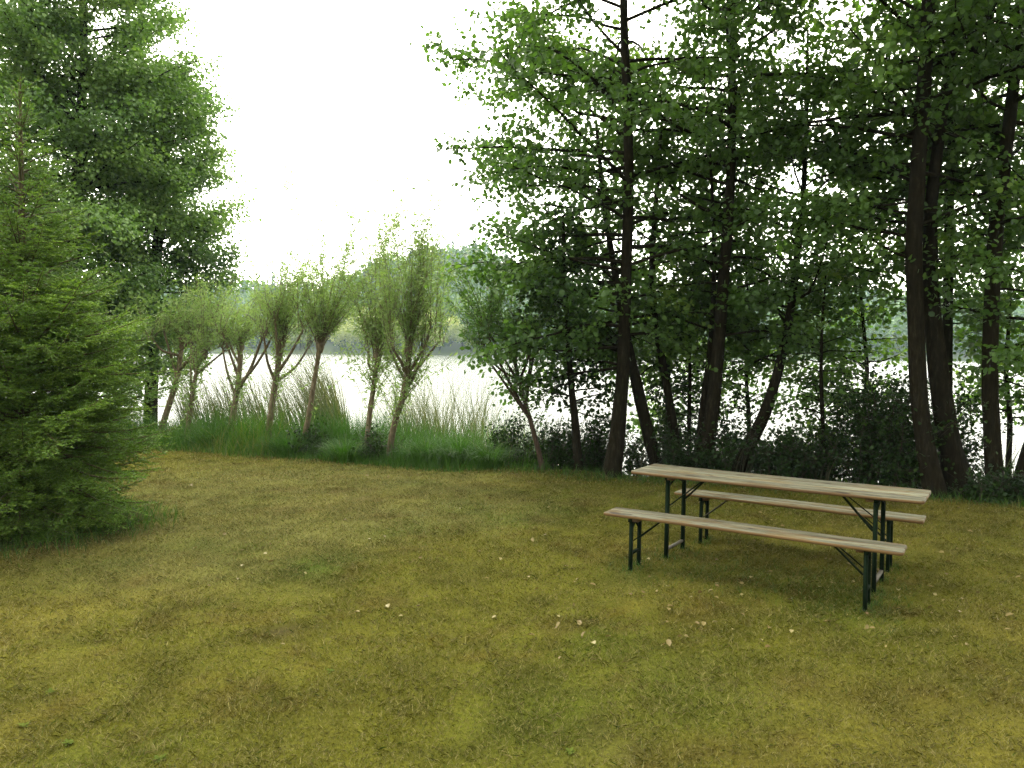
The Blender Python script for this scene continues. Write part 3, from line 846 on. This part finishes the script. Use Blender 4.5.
for a in [
    ('large dark shrub left of the big twin trunked alder', 868, .7, 1.75, .75, 30),
    ('dense dark shrub against the foot of the twin trunked alder', 902, .5, 1.35, .55, 24),
    ('dark low shrub between the leaning trunk and the thin sapling', 782, .5, .75, .6, 22),
    ('dark low shrub hugging the base of the tall alder behind the table', 716, .5, .65, .6, 20),
    ('sparse shrub on the bank between the straight alder and the leaning stem', 632, 1.3, .65, .35, 9),
    ('dark shrub filling the gap below the thin upright sapling', 684, .8, .8, .5, 18),
    ('dark bush around the foot of the small sapling', 585, .8, .85, .45, 15),
    ('leafy bush overhanging the water right of the twin trunked alder', 965, 1.6, 1.5, .35, 12),
    ('low green shrub at the foot of the lone right trunk', 985, .1, .35, .5, 16),
    ('low weedy shrub beside the trunk leaning out of the picture', 1016, .2, .45, .5, 14),
    ('straggly shrub with open twigs left of the slender red stemmed willow', 505, .7, .95, .35, 10),
    ('dark shrub right of the trunk that leans over the water', 758, 1.0, .95, .5, 16),
    ('leafy shrub below the thin leafy sapling by the water', 832, 1.2, 1.3, .5, 20),
    ('dark bush between the straight alder and the small sapling', 600, 1.0, 1.0, .4, 14),
    ('tall dark shrub right behind the leaning alder stem', 668, 1.5, 1.5, .5, 16),
    ('tall leafy shrub between the tall alder and the trunk over the water', 728, 1.4, 1.5, .45, 16),
    ('broad dark shrub by the water left of the large dark shrub', 806, 1.3, 1.2, .6, 20),
    ('dark low bush with open twigs beside the brown scrub of the dark reeds', 556, .6, .7, .4, 14),
    ('tall shrub by the water behind the twin trunked alder', 925, 1.6, 1.8, .5, 18),
    ('small dark shrub by the tall grass at the foot of the tallest willow', 312, .35, .55, .25, 9),
    ('brownish scrubby bush between the two bushy willows', 372, .2, .5, .25, 9),
]:
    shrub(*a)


# ------------------------------------------------------------------ grasses
def blades(mb, base, h, lean_dir, lean, width, seg=5, tint=None, droop=.6):
    """long arching blades: base Nx3, height N, lean direction Nx2, lean amount N"""
    N = len(base); t = np.linspace(0, 1, seg)
    out = lean[:, None] * h[:, None] * t[None] ** 2
    zz = h[:, None] * (t[None] - droop * .5 * lean[:, None] * t[None] ** 3)
    P = np.stack([base[:, 0:1] + lean_dir[:, 0:1] * out, base[:, 1:2] + lean_dir[:, 1:2] * out, base[:, 2:3] + zz], -1)
    a = rng.random(N) * np.pi
    sd = np.stack([np.cos(a), np.sin(a), 0 * a], -1)
    w = width[:, None] * (1 - t[None] ** 1.6) + .0004
    A = P - sd[:, None] * w[..., None] * .5; B = P + sd[:, None] * w[..., None] * .5
    V = np.stack([A, B], 2).reshape(N, seg * 2, 3)
    k = np.arange(seg - 1) * 2
    q = np.stack([k, k + 1, k + 3, k + 2], -1)
    f = (np.arange(N)[:, None, None] * seg * 2 + q[None]).reshape(-1, 4)
    mb.add(V.reshape(-1, 3), f, np.repeat(tint if tint is not None else rng.random(N), seg * 2))


def unit2(n, bias=(0, 0)):
    a = rng.random(n) * 2 * np.pi
    d = np.stack([np.cos(a), np.sin(a)], -1) + np.array(bias)
    return d / (np.linalg.norm(d, axis=1)[:, None] + 1e-9)


# tall grass along the bank
mb = MB()
N = 30000
x = rng.uniform(-11, .6, N); sv = rng.random(N) ** 1.1 * 3.0 - .12
keep = rng.random(N) < np.where(x > -.8, .45, 1); x, sv = x[keep], sv[keep]; N = len(x)
y = BA + BB * x + sv / BN; y += (vnoise(x * 1.3, x * 0, 1) - .5) * .7
hh = (np.interp(sv, [-.1, .2, .8, 3], [.12, .45, 1.05, 1.25])) * rng.uniform(.5, 1.15, N) * (.6 + .65 * vnoise(x * 1.1, y * 1.1, 2))
blades(mb, np.stack([x, y, gz(x, y) - .02], -1), hh, unit2(N, (.1, -.1)), rng.uniform(.1, .8, N), rng.uniform(.006, .012, N), 5, np.clip(.18 + .75 * vnoise(x * .9, y * .9, 4) + rng.normal(0, .17, N), 0, 1))
N = 9000
x = rng.uniform(-11, 9, N); sv = rng.normal(0, .22, N); y = BA + BB * x + sv / BN
blades(mb, np.stack([x, y, gz(x, y) - .02], -1), rng.uniform(.06, .22, N), unit2(N), rng.uniform(.2, .9, N), rng.uniform(.004, .008, N), 4, np.clip(rng.normal(.4, .25, N), 0, 1))
N = 2600                                            # rough unmown grass round the spruce's foot
a = rng.random(N) * 6.283; r = rng.normal(1.0, .22, N); x = SPR[0] + np.cos(a) * r; y = SPR[1] + np.sin(a) * r
blades(mb, np.stack([x, y, gz(x, y) - .02], -1), rng.uniform(.06, .24, N), unit2(N), rng.uniform(.2, .9, N), rng.uniform(.004, .007, N), 4, np.clip(rng.normal(.45, .25, N), 0, 1))
N = 1500  # uncut tufts under the table, tinted dark to deepen its shade
tc_ = np.array([2.1, 6.35]); a = R(-34); u = rng.uniform(-1.15, 1.15, N); v = rng.normal(-.1, .38, N)
x = tc_[0] + u * math.cos(a) - v * math.sin(a); y = tc_[1] + u * math.sin(a) + v * math.cos(a)
blades(mb, np.stack([x, y, gz(x, y) - .01], -1), rng.uniform(.03, .085, N), unit2(N), rng.uniform(.3, 1.2, N), rng.uniform(.003, .005, N), 4, np.clip(rng.normal(.25, .2, N), 0, 1))
o = mb.build('tall_grass', M_TALLGRASS); o['kind'] = 'stuff'

# tussocks one can tell apart
for (px, s, h, lab) in [(460, .35, .55, 'big rounded dark green grass tussock right of the bushiest willow'), (428, .25, .5, 'arching grass tussock at the foot of the bushiest willow'),
                        (345, .1, .45, 'bright green grass tussock left of the two bushy willows'), (490, .2, .45, 'dark low grass tussock beside the straggly shrub'), (212, .3, .5, 'grass tussock between the second and third willow from the spruce'),
                        (288, .2, .45, 'grass tussock between the two tallest slim willow trunks')]:
    b = bank(px, s)
    mb = MB(); N = 900
    d = unit2(N); r = np.abs(rng.normal(0, .14, N))
    bs = np.column_stack([d * r[:, None], np.full(N, -.04)])
    blades(mb, bs, rng.uniform(.6, 1.1, N) * h * 1.25, d + rng.normal(0, .2, (N, 2)), rng.uniform(.3, 1.15, N), rng.uniform(.006, .011, N), 6, np.clip(rng.normal(.42, .22, N), 0, 1), 1.0)
    o = mb.build('grass_tussock', M_TALLGRASS); o.location = b
    tag(o, lab, 'grass tussock', 'grass tussocks on the bank')


def reed_patch(mb, px0, px1, s0, s1, n, h0, h1, lean, w=(.011, .020), tint=(.5, .2), droop=.4):
    q = np.array([bank(rng.uniform(px0, px1), rng.uniform(s0, s1)) for _ in range(n)])
    q[:, 2] -= .05
    blades(mb, q, rng.uniform(h0, h1, n), unit2(n, (lean * 3, 0)), rng.uniform(.1, .5, n), rng.uniform(*w, n), 6, np.clip(rng.normal(*tint, n), 0, 1), droop)


mb = MB()
reed_patch(mb, 185, 300, 2.0, 4.0, 1000, 1.5, 2.7, -.6)
reed_patch(mb, 322, 352, 1.6, 3.4, 420, 1.8, 3.0, -1.2)
reed_patch(mb, 300, 350, 2.0, 4.0, 420, 1.7, 2.7, -1.0)
reed_patch(mb, 398, 450, 2.2, 4.0, 420, 1.4, 2.5, -.2)
reed_patch(mb, 455, 486, 1.6, 3.4, 170, 1.3, 2.5, .0)
reed_patch(mb, 380, 520, 2.5, 4.5, 320, 1.2, 2.2, .0)
reed_patch(mb, 790, 860, 1.6, 2.6, 120, .9, 1.7, .4)
reed_patch(mb, 1000, 1040, 1.6, 2.6, 80, .8, 1.5, .4)
o = mb.build('reeds', M_REED); o['kind'] = 'stuff'
mb = MB()
reed_patch(mb, 535, 612, .7, 1.8, 520, .7, 1.25, .5, (.010, .018), (.45, .25), 1.0)
reed_patch(mb, 500, 540, .6, 1.4, 160, .6, 1.0, .1, (.008, .014), (.45, .25), 1.0)
reed_patch(mb, 735, 830, .5, 1.6, 420, .5, 1.0, .6, (.008, .014), (.4, .2), .8)
reed_patch(mb, 640, 735, .7, 1.6, 260, .4, .8, .1, (.008, .014), (.4, .2), .8)
reed_patch(mb, 850, 1040, .6, 1.6, 300, .4, .8, .1, (.008, .014), (.4, .2), .8)
o = mb.build('dark_reeds', M_DARKREED); o['kind'] = 'stuff'

# mown lawn
mb = MB()
VX, CX = [], []


def lawn_zone(y0, y1, dens, hmin, hmax, w0, w1, extra):
    area = (y1 - y0) * 2 * (.70 * (y0 + y1) / 2 + extra)
    N = int(area * dens)
    y = rng.uniform(y0, y1, N); x = rng.uniform(-1, 1, N) * (.70 * y1 + extra)
    k = np.abs(x) < .70 * y + extra
    k &= sshore(x, y) < .35
    for (a, b, r) in DIRT:
        k &= ~((np.hypot(x - a, (y - b)) < r * .75) & (rng.random(N) < .75))
    k &= ~((np.hypot(x - SPR[0], y - SPR[1]) < 1.0) & (rng.random(N) < .7))
    x, y = x[k], y[k]; N = len(x)
    den = vnoise(x * 5, y * 5, 5)
    k = rng.random(N) < .7 + .5 * den
    x, y, den = x[k], y[k], den[k]; N = len(x)
    h = rng.uniform(hmin, hmax, N) * (.62 + .65 * den)
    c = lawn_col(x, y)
    straw = rng.random(N)
    c = np.where((straw < .30)[:, None], np.array([.195, .172, .065]) * rng.uniform(.7, 1.2, N)[:, None], c)
    c = np.where((straw > .95)[:, None], np.array([.042, .068, .008]), c)
    c = c * rng.uniform(.82, 1.3, N)[:, None]
    t = np.array([0, .55, 1.0])
    d = unit2(N); ln = rng.uniform(.3, 1.5, N)
    base = np.stack([x, y, gz(x, y) - .004], -1)
    out_ = ln[:, None] * h[:, None] * t ** 1.5
    P = np.stack([x[:, None] + d[:, :1] * out_, y[:, None] + d[:, 1:] * out_, base[:, 2:] + h[:, None] * (t - .3 * t * t)], -1)
    a = rng.random(N) * np.pi; sd = np.stack([np.cos(a), np.sin(a), 0 * a], -1)
    w = rng.uniform(w0, w1, N)[:, None]
    V = np.stack([P[:, 0] - sd * w * .5, P[:, 0] + sd * w * .5, P[:, 1] + sd * w * .42, P[:, 2], P[:, 1] - sd * w * .42], 1)
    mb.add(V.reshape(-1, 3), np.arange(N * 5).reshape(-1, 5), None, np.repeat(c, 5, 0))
    return N


nb = lawn_zone(2.6, 4.6, 13000, .018, .042, .0020, .0036, .4)
nb += lawn_zone(4.6, 7.0, 7000, .020, .044, .0026, .0046, .6)
nb += lawn_zone(7.0, 10.5, 3400, .022, .048, .0038, .0065, .9)
nb += lawn_zone(10.5, 16.5, 1300, .025, .05, .006, .011, 1.0)
print('lawn blades', nb)
o = mb.build('grass', M_LAWN); o['kind'] = 'stuff'

# weeds and fallen leaves on the lawn
weed_px = [((50, 693), 'pale green weed rosette above the bottom left corner of the lawn'), ((24, 725), 'small pale weed rosette nearest the bottom left corner'), ((160, 758), 'weed rosette at the bottom edge left of centre'),
           ((68, 742), 'tiny weed rosette between the two bottom left rosettes'), ((570, 752), 'dark green clover patch by the bare earth at the bottom'), ((330, 672), 'weed rosette in the lawn left of the centre'), ((46, 534), 'leafy weed growing in front of the spruce')]
for (pp, lab) in weed_px:
    g = G(*pp); g[2] = float(gz(g[0], g[1])) + .006
    mb = MB(); N = 12
    a = np.arange(N) * 2.4 + rng.normal(0, .2, N); e = rng.uniform(.15, .7, N)
    ax = np.stack([np.cos(a) * np.cos(e), np.sin(a) * np.cos(e), np.sin(e)], -1)
    ls = rng.uniform(.018, .036, N)
    leaves(mb, np.zeros((N, 3)), ax, np.array([0, 0, 1.]) + 0 * ax, ls, ls * .5, rng.random(N))
    o = mb.build('weed_rosette', M_WEED); o.location = g
    tag(o, lab, 'weed', 'weeds in the lawn')

protos = []
for i in range(5):
    mb = MB()
    L = rng.uniform(.05, .075)
    leaves(mb, np.array([[-L / 2, 0, 0.0]]), np.array([[1, .0, rng.uniform(-.2, .3)]]), np.array([[rng.normal(0, .25), rng.normal(0, .4), 1.]]), L, L * rng.uniform(.55, .85), np.array([[.3, .55, .8, .95, .65][i]]).ravel(), LEAF_OVAL, .5)
    protos.append(mb.mesh('fallen_leaf', M_DRYLEAF))
big = [(209, 591), (583, 636), (283, 648), (388, 608), (655, 552), (655, 588), (700, 594), (716, 600), (742, 596), (848, 566), (868, 600), (900, 598), (944, 602), (935, 598), (930, 590), (790, 600), (536, 590), (525, 583), (640, 565), (487, 582), (270, 546), (420, 562), (497, 532), (500, 563), (530, 637), (768, 650), (560, 660), (680, 640), (820, 590), (960, 615), (1000, 608), (262, 583), (195, 551), (265, 557), (370, 540), (345, 522), (490, 500), (460, 512), (505, 492), (560, 510), (600, 530), (580, 560), (620, 585), (735, 560), (770, 575), (755, 545), (715, 565), (690, 575)]
big += [(float(a), float(b)) for a, b in zip(rng.uniform(530, 1020, 110), rng.uniform(508, 650, 110))] + [(float(a), float(b)) for a, b in zip(rng.uniform(120, 560, 24), rng.uniform(470, 620, 24))]
for i, pp in enumerate(big):
    g = G(*pp); g[2] = float(gz(g[0], g[1])) + rng.uniform(.018, .034)
    o = bpy.data.objects.new('fallen_leaf', protos[i % 5]); COL.objects.link(o)
    o.location = g; o.rotation_euler = (rng.normal(0, .25), rng.normal(0, .25), rng.random() * 6.28)
    sc_ = rng.uniform(.45, .85); o.scale = (sc_, sc_, sc_)
    tag(o, 'small dry fallen leaf lying on the mown lawn', 'leaf', 'fallen leaves on the lawn')


# ------------------------------------------------------------------ picnic table and benches
def plank_top(L, W, T, grooves, warp=0.004):
    """a top of grooved boards: the cross-section swept along X, ends rounded in"""
    ys = [-W / 2]; zs = [0]
    prof = [(-W / 2 + .004, -T), (-W / 2, -T + .005), (-W / 2, -.006), (-W / 2 + .006, 0)]
    for g in grooves:
        prof += [(g - .010, 0), (g - .007, -.003), (g - .006, -.022), (g + .006, -.022), (g + .007, -.003), (g + .010, 0)]
    prof += [(W / 2 - .006, 0), (W / 2, -.006), (W / 2, -T + .005), (W / 2 - .004, -T)]
    prof = np.array(prof); k = len(prof)
    xs = [(-L / 2, .90, .75), (-L / 2 + .006, .95, .95), (-L / 2 + .02, .985, 1), (-L / 2 + .045, 1, 1)]
    xs += [(x, 1, 1) for x in np.linspace(-L / 2 + .15, L / 2 - .15, 15)]
    xs += [(L / 2 - .045, 1, 1), (L / 2 - .02, .985, 1), (L / 2 - .006, .95, .95), (L / 2, .90, .75)]
    V = []
    for x, sy, sz in xs:
        zz = (prof[:, 1] + T / 2) * sz - T / 2 + warp * math.sin(x * 1.7 + W * 9)
        V.append(np.column_stack([np.full(k, x), prof[:, 0] * sy + rng.normal(0, .0006), zz]))
    mb = MB(); n = len(xs)
    i = np.arange(n - 1)[:, None] * k; j = np.arange(k)[None]
    tn = []; tone = rng.uniform(.3, 1.0, len(grooves) + 1)
    for q, (py_, pz_) in enumerate(prof):
        tn.append(0.0 if pz_ < -.015 and pz_ > -T + .006 and abs(py_) < W / 2 - .02 else tone[sum(py_ > g for g in grooves)])
    mb.add(np.concatenate(V), np.stack([i + j, i + k + j, i + k + (j + 1) % k, i + (j + 1) % k], -1).reshape(-1, 4), np.tile(tn, n))
    mb.f.setdefault(k, []).append(np.array([np.arange(k)])); mb.f[k].append(np.array([np.arange(k)[::-1] + (n - 1) * k]))
    return mb


def bar(mb, p, q, w, t, up=(0, 0, 1), angle=False):
    """a rectangular bar, or an angle iron, from p to q"""
    p = np.array(p, float); q = np.array(q, float); d = q - p; d /= np.linalg.norm(d)
    u = np.cross(d, up)
    if np.linalg.norm(u) < .1:
        u = np.cross(d, (0, 1, 0))
    u /= np.linalg.norm(u); v = np.cross(u, d)
    if angle:
        sec = [(0, 0), (w, 0), (w, t), (t, t), (t, w), (0, w)]
        sec = [(a - w / 2, b - w / 2) for a, b in sec]
    else:
        sec = [(-w / 2, -t / 2), (w / 2, -t / 2), (w / 2, t / 2), (-w / 2, t / 2)]
    k = len(sec)
    V = [e + u * a + v * b for e in (p, q) for a, b in sec]
    j = np.arange(k)
    mb.add(np.array(V), np.stack([j, (j + 1) % k, (j + 1) % k + k, j + k], -1))
    if k == 4:
        mb.f[4].append(np.array([[3, 2, 1, 0], [4, 5, 6, 7]]) + mb.n - 8)
    else:
        mb.f[4].append(np.array([[3, 2, 1, 0], [5, 4, 3, 0], [6, 7, 8, 9], [6, 9, 10, 11]]) + mb.n - 12)


def furniture(name, label, cat, centre, rz, L, W, H, T, grooves, inset, ly, topname, sink=.0, pale=None):
    c = np.array([centre[0], centre[1], float(gz(centre[0], centre[1])) - sink])
    root = tag(empty(name, c, rz), label, cat, 'folding picnic set')
    o = plank_top(L, W, T, grooves).build(topname, M_WOOD, root); o.location = (0, 0, H)
    zt = H - T
    for sx in (-1, 1):
        xl = sx * (L / 2 - inset)
        m_ = MB(); bar(m_, (xl - sx * .045, -W / 2 + .02, zt - .0125), (xl - sx * .045, W / 2 - .02, zt - .0125), .05, .023); m_.a = [a_ + .5 for a_ in m_.a]; m_.build('batten', M_WOOD, root)
        fr = MB(); bar(fr, (xl, -ly - .03, zt - .018), (xl, ly + .03, zt - .018), .03, .026); fr.build('crossbar', M_STEEL, root)
        for sy in (-1, 1):
            lg = MB(); bar(lg, (xl, sy * ly, -.05), (xl + sx * -.004, sy * ly, zt - .031), (.031 if W > .4 else .028), .007, angle=True); lo = lg.build('leg', M_STEEL, root)
            br = MB()
            zb = zt - (.26 if W > .4 else .19)
            bar(br, (xl - sx * .02, sy * (ly - .012), zb), (xl - sx * (.30 if W > .4 else .24), sy * .03, zt - .006), .022, .008)
            br.build('brace', M_GREYSTEEL if (pale and sx < 0 and sy < 0) else M_STEEL, root)
        cb = MB()
        bar(cb, (xl, -ly + .018, zt - .10), (xl, 0, zt - .034), .018, .006); bar(cb, (xl, 0, zt - .034), (xl, ly - .018, zt - .10), .018, .006)
        bar(cb, (xl, -.03, zt - .036), (xl, .03, zt - .036), .02, .008)
        cb.build('cross_brace', M_STEEL, root)
        lb = MB(); zl = .085 if W > .4 else .15
        bar(lb, (xl, -ly + .018, zl), (xl, ly - .018, zl), .026, .02); lb.build('foot_rail', M_GREYSTEEL if (W > .4) else M_STEEL, root)
    return root


FEET = []


def mid(a, b):
    return (np.array(a) + np.array(b)) / 2


tl, tr_, bl, br_ = G(632, 470.5, .77), G(912, 501.5, .77), G(662, 464.5, .77), G(929, 489, .77)
ang = math.atan2(*((tr_ + br_) - (tl + bl))[[1, 0]])
furniture('picnic_table', 'long folding picnic table with a weathered three board top on green legs', 'table', (tl + tr_ + bl + br_) / 4, ang, 2.36, .56, .77, .028, (-.093, .093), .33, .20, 'tabletop')
a, b_, c_, d_ = G(603, 512.5, .48), G(904, 551, .48), G(628, 506.5, .48), G(910, 543, .48)
ang = math.atan2(*((b_ + d_) - (a + c_))[[1, 0]])
furniture('picnic_bench', 'long folding bench in front of the picnic table on its lawn side', 'bench', (a + b_ + c_ + d_) / 4 + np.array([-.03, .015, 0]), ang, 2.30, .27, .48, .028, (.0,), .24, .09, 'seat')
a, b_ = G(679, 492.5, .48), G(928, 521, .48)
ang = math.atan2(*(b_ - a)[[1, 0]])
nrm = np.array([-math.sin(ang), math.cos(ang), 0])
furniture('picnic_bench', 'long folding bench behind the picnic table on its lake side', 'bench', (a + b_) / 2 + nrm * .13 + np.array([-.035, .022, 0]), ang, 2.16, .27, .48, .028, (.0,), .26, .09, 'seat', pale=True)

bpy.context.view_layer.update()
mb = MB()
for lg in [o_ for o_ in SC.objects if o_.name.split('.')[0] == 'leg']:
    q = lg.matrix_world @ lg.data.vertices[0].co
    N = 60
    x = q.x + rng.normal(0, .05, N); y = q.y + rng.normal(0, .05, N)
    blades(mb, np.stack([x, y, gz(x, y) - .01], -1), rng.uniform(.03, .08, N), unit2(N), rng.uniform(.2, .9, N), rng.uniform(.003, .005, N), 4, np.clip(rng.normal(.35, .25, N), 0, 1))
o = mb.build('uncut_grass', M_TALLGRASS); o['kind'] = 'stuff'

# ------------------------------------------------------------------ haze, sky, sun
mb = MB()
x0, x1, y0, y1, z0, z1 = -960, 960, -70, 720, -6.0, 95
V = [(x, y, z) for z in (z0, z1) for y in (y0, y1) for x in (x0, x1)]
mb.add(np.array(V), np.array([[0, 2, 3, 1], [4, 5, 7, 6], [0, 1, 5, 4], [2, 6, 7, 3], [0, 4, 6, 2], [1, 3, 7, 5]]))
m, nt, out = mat_new('haze_air')
pv = nd(nt, 'ShaderNodeVolumePrincipled', Density=.00030, Anisotropy=0.0)
pv.inputs['Color'].default_value = (.70, .88, 1.0, 1)
nt.links.new(pv.outputs[0], out.inputs['Volume'])
o = mb.build('haze', m); o['kind'] = 'stuff'

SUN_EL, SUN_AZ = 52.0, -18.0        # azimuth from +Y towards +X
w = bpy.data.worlds.new('World'); SC.world = w; w.use_nodes = True
nt = w.node_tree; nt.nodes.clear()
out = nt.nodes.new('ShaderNodeOutputWorld'); bg = nt.nodes.new('ShaderNodeBackground')
sky = nt.nodes.new('ShaderNodeTexSky'); sky.sky_type = 'NISHITA'; sky.sun_disc = False
sky.sun_elevation = R(SUN_EL); sky.sun_rotation = R(SUN_AZ % 360); sky.dust_density = 5.0; sky.air_density = 1.0; sky.ozone_density = 1.0
tc = nt.nodes.new('ShaderNodeTexCoord')
ns = nd(nt, 'ShaderNodeTexNoise', Scale=2.2, Detail=5, Roughness=.55); nt.links.new(tc.outputs['Generated'], ns.inputs['Vector'])
cl = ramp(nt, ns.outputs['Fac'], [(.3, (10.0, 9.7, 8.5)), (.7, (13.8, 13.3, 11.6))])
mx = nd(nt, 'ShaderNodeMix', data_type='RGBA'); mx.inputs[0].default_value = .86
dt = nd(nt, 'ShaderNodeVectorMath', operation='DOT_PRODUCT'); nt.links.new(tc.outputs['Generated'], dt.inputs[0])
dt.inputs[1].default_value = (math.sin(R(SUN_AZ)) * .9, math.cos(R(SUN_AZ)) * .9, .436)
thin = nd(nt, 'ShaderNodeMapRange', interpolation_type='SMOOTHSTEP')      # the cloud is thinner and brighter round the hidden sun
thin.inputs[1].default_value = -.4; thin.inputs[2].default_value = 1.0; thin.inputs[3].default_value = .62; thin.inputs[4].default_value = 4.9
nt.links.new(dt.outputs['Value'], thin.inputs[0])
sz = nd(nt, 'ShaderNodeSeparateXYZ'); nt.links.new(tc.outputs['Generated'], sz.inputs[0])
zn = nd(nt, 'ShaderNodeMapRange'); zn.inputs[1].default_value = 0; zn.inputs[2].default_value = 1; zn.inputs[3].default_value = 0; zn.inputs[4].default_value = 1.0
nt.links.new(sz.outputs[2], zn.inputs[0])                                  # an overcast sky is brightest overhead
tot = nd(nt, 'ShaderNodeMath', operation='ADD'); nt.links.new(thin.outputs[0], tot.inputs[0]); nt.links.new(zn.outputs[0], tot.inputs[1])
clb = nd(nt, 'ShaderNodeVectorMath', operation='SCALE'); nt.links.new(cl, clb.inputs[0]); nt.links.new(tot.outputs[0], clb.inputs['Scale'])
nt.links.new(sky.outputs[0], mx.inputs[6]); nt.links.new(clb.outputs[0], mx.inputs[7])
nt.links.new(mx.outputs[2], bg.inputs['Color']); bg.inputs['Strength'].default_value = .10
nt.links.new(bg.outputs[0], out.inputs[0])
ld = bpy.data.lights.new('sun', 'SUN'); ld.energy = 1.5; ld.angle = R(11); ld.color = (1, .96, .88)
lo = bpy.data.objects.new('sun', ld); COL.objects.link(lo)
dv = Vector((math.sin(R(SUN_AZ)) * math.cos(R(SUN_EL)), math.cos(R(SUN_AZ)) * math.cos(R(SUN_EL)), math.sin(R(SUN_EL))))
lo.rotation_euler = dv.to_track_quat('Z', 'Y').to_euler(); lo.location = (0, 0, 30)

vs = SC.view_settings
vs.view_transform = 'Standard'; vs.look = 'None'; vs.gamma = 1.0; vs.use_curve_mapping = False
vs.exposure = 0.62
SC.render.engine = 'CYCLES'
cy = SC.cycles
cy.max_bounces = 7; cy.diffuse_bounces = 4; cy.glossy_bounces = 3; cy.transmission_bounces = 4; cy.volume_bounces = 1; cy.transparent_max_bounces = 8
cy.use_denoising = True; cy.denoiser = 'OPENIMAGEDENOISE'; cy.denoising_input_passes = 'RGB_ALBEDO_NORMAL'; cy.denoising_prefilter = 'NONE'
cy.sample_clamp_indirect = 3.0
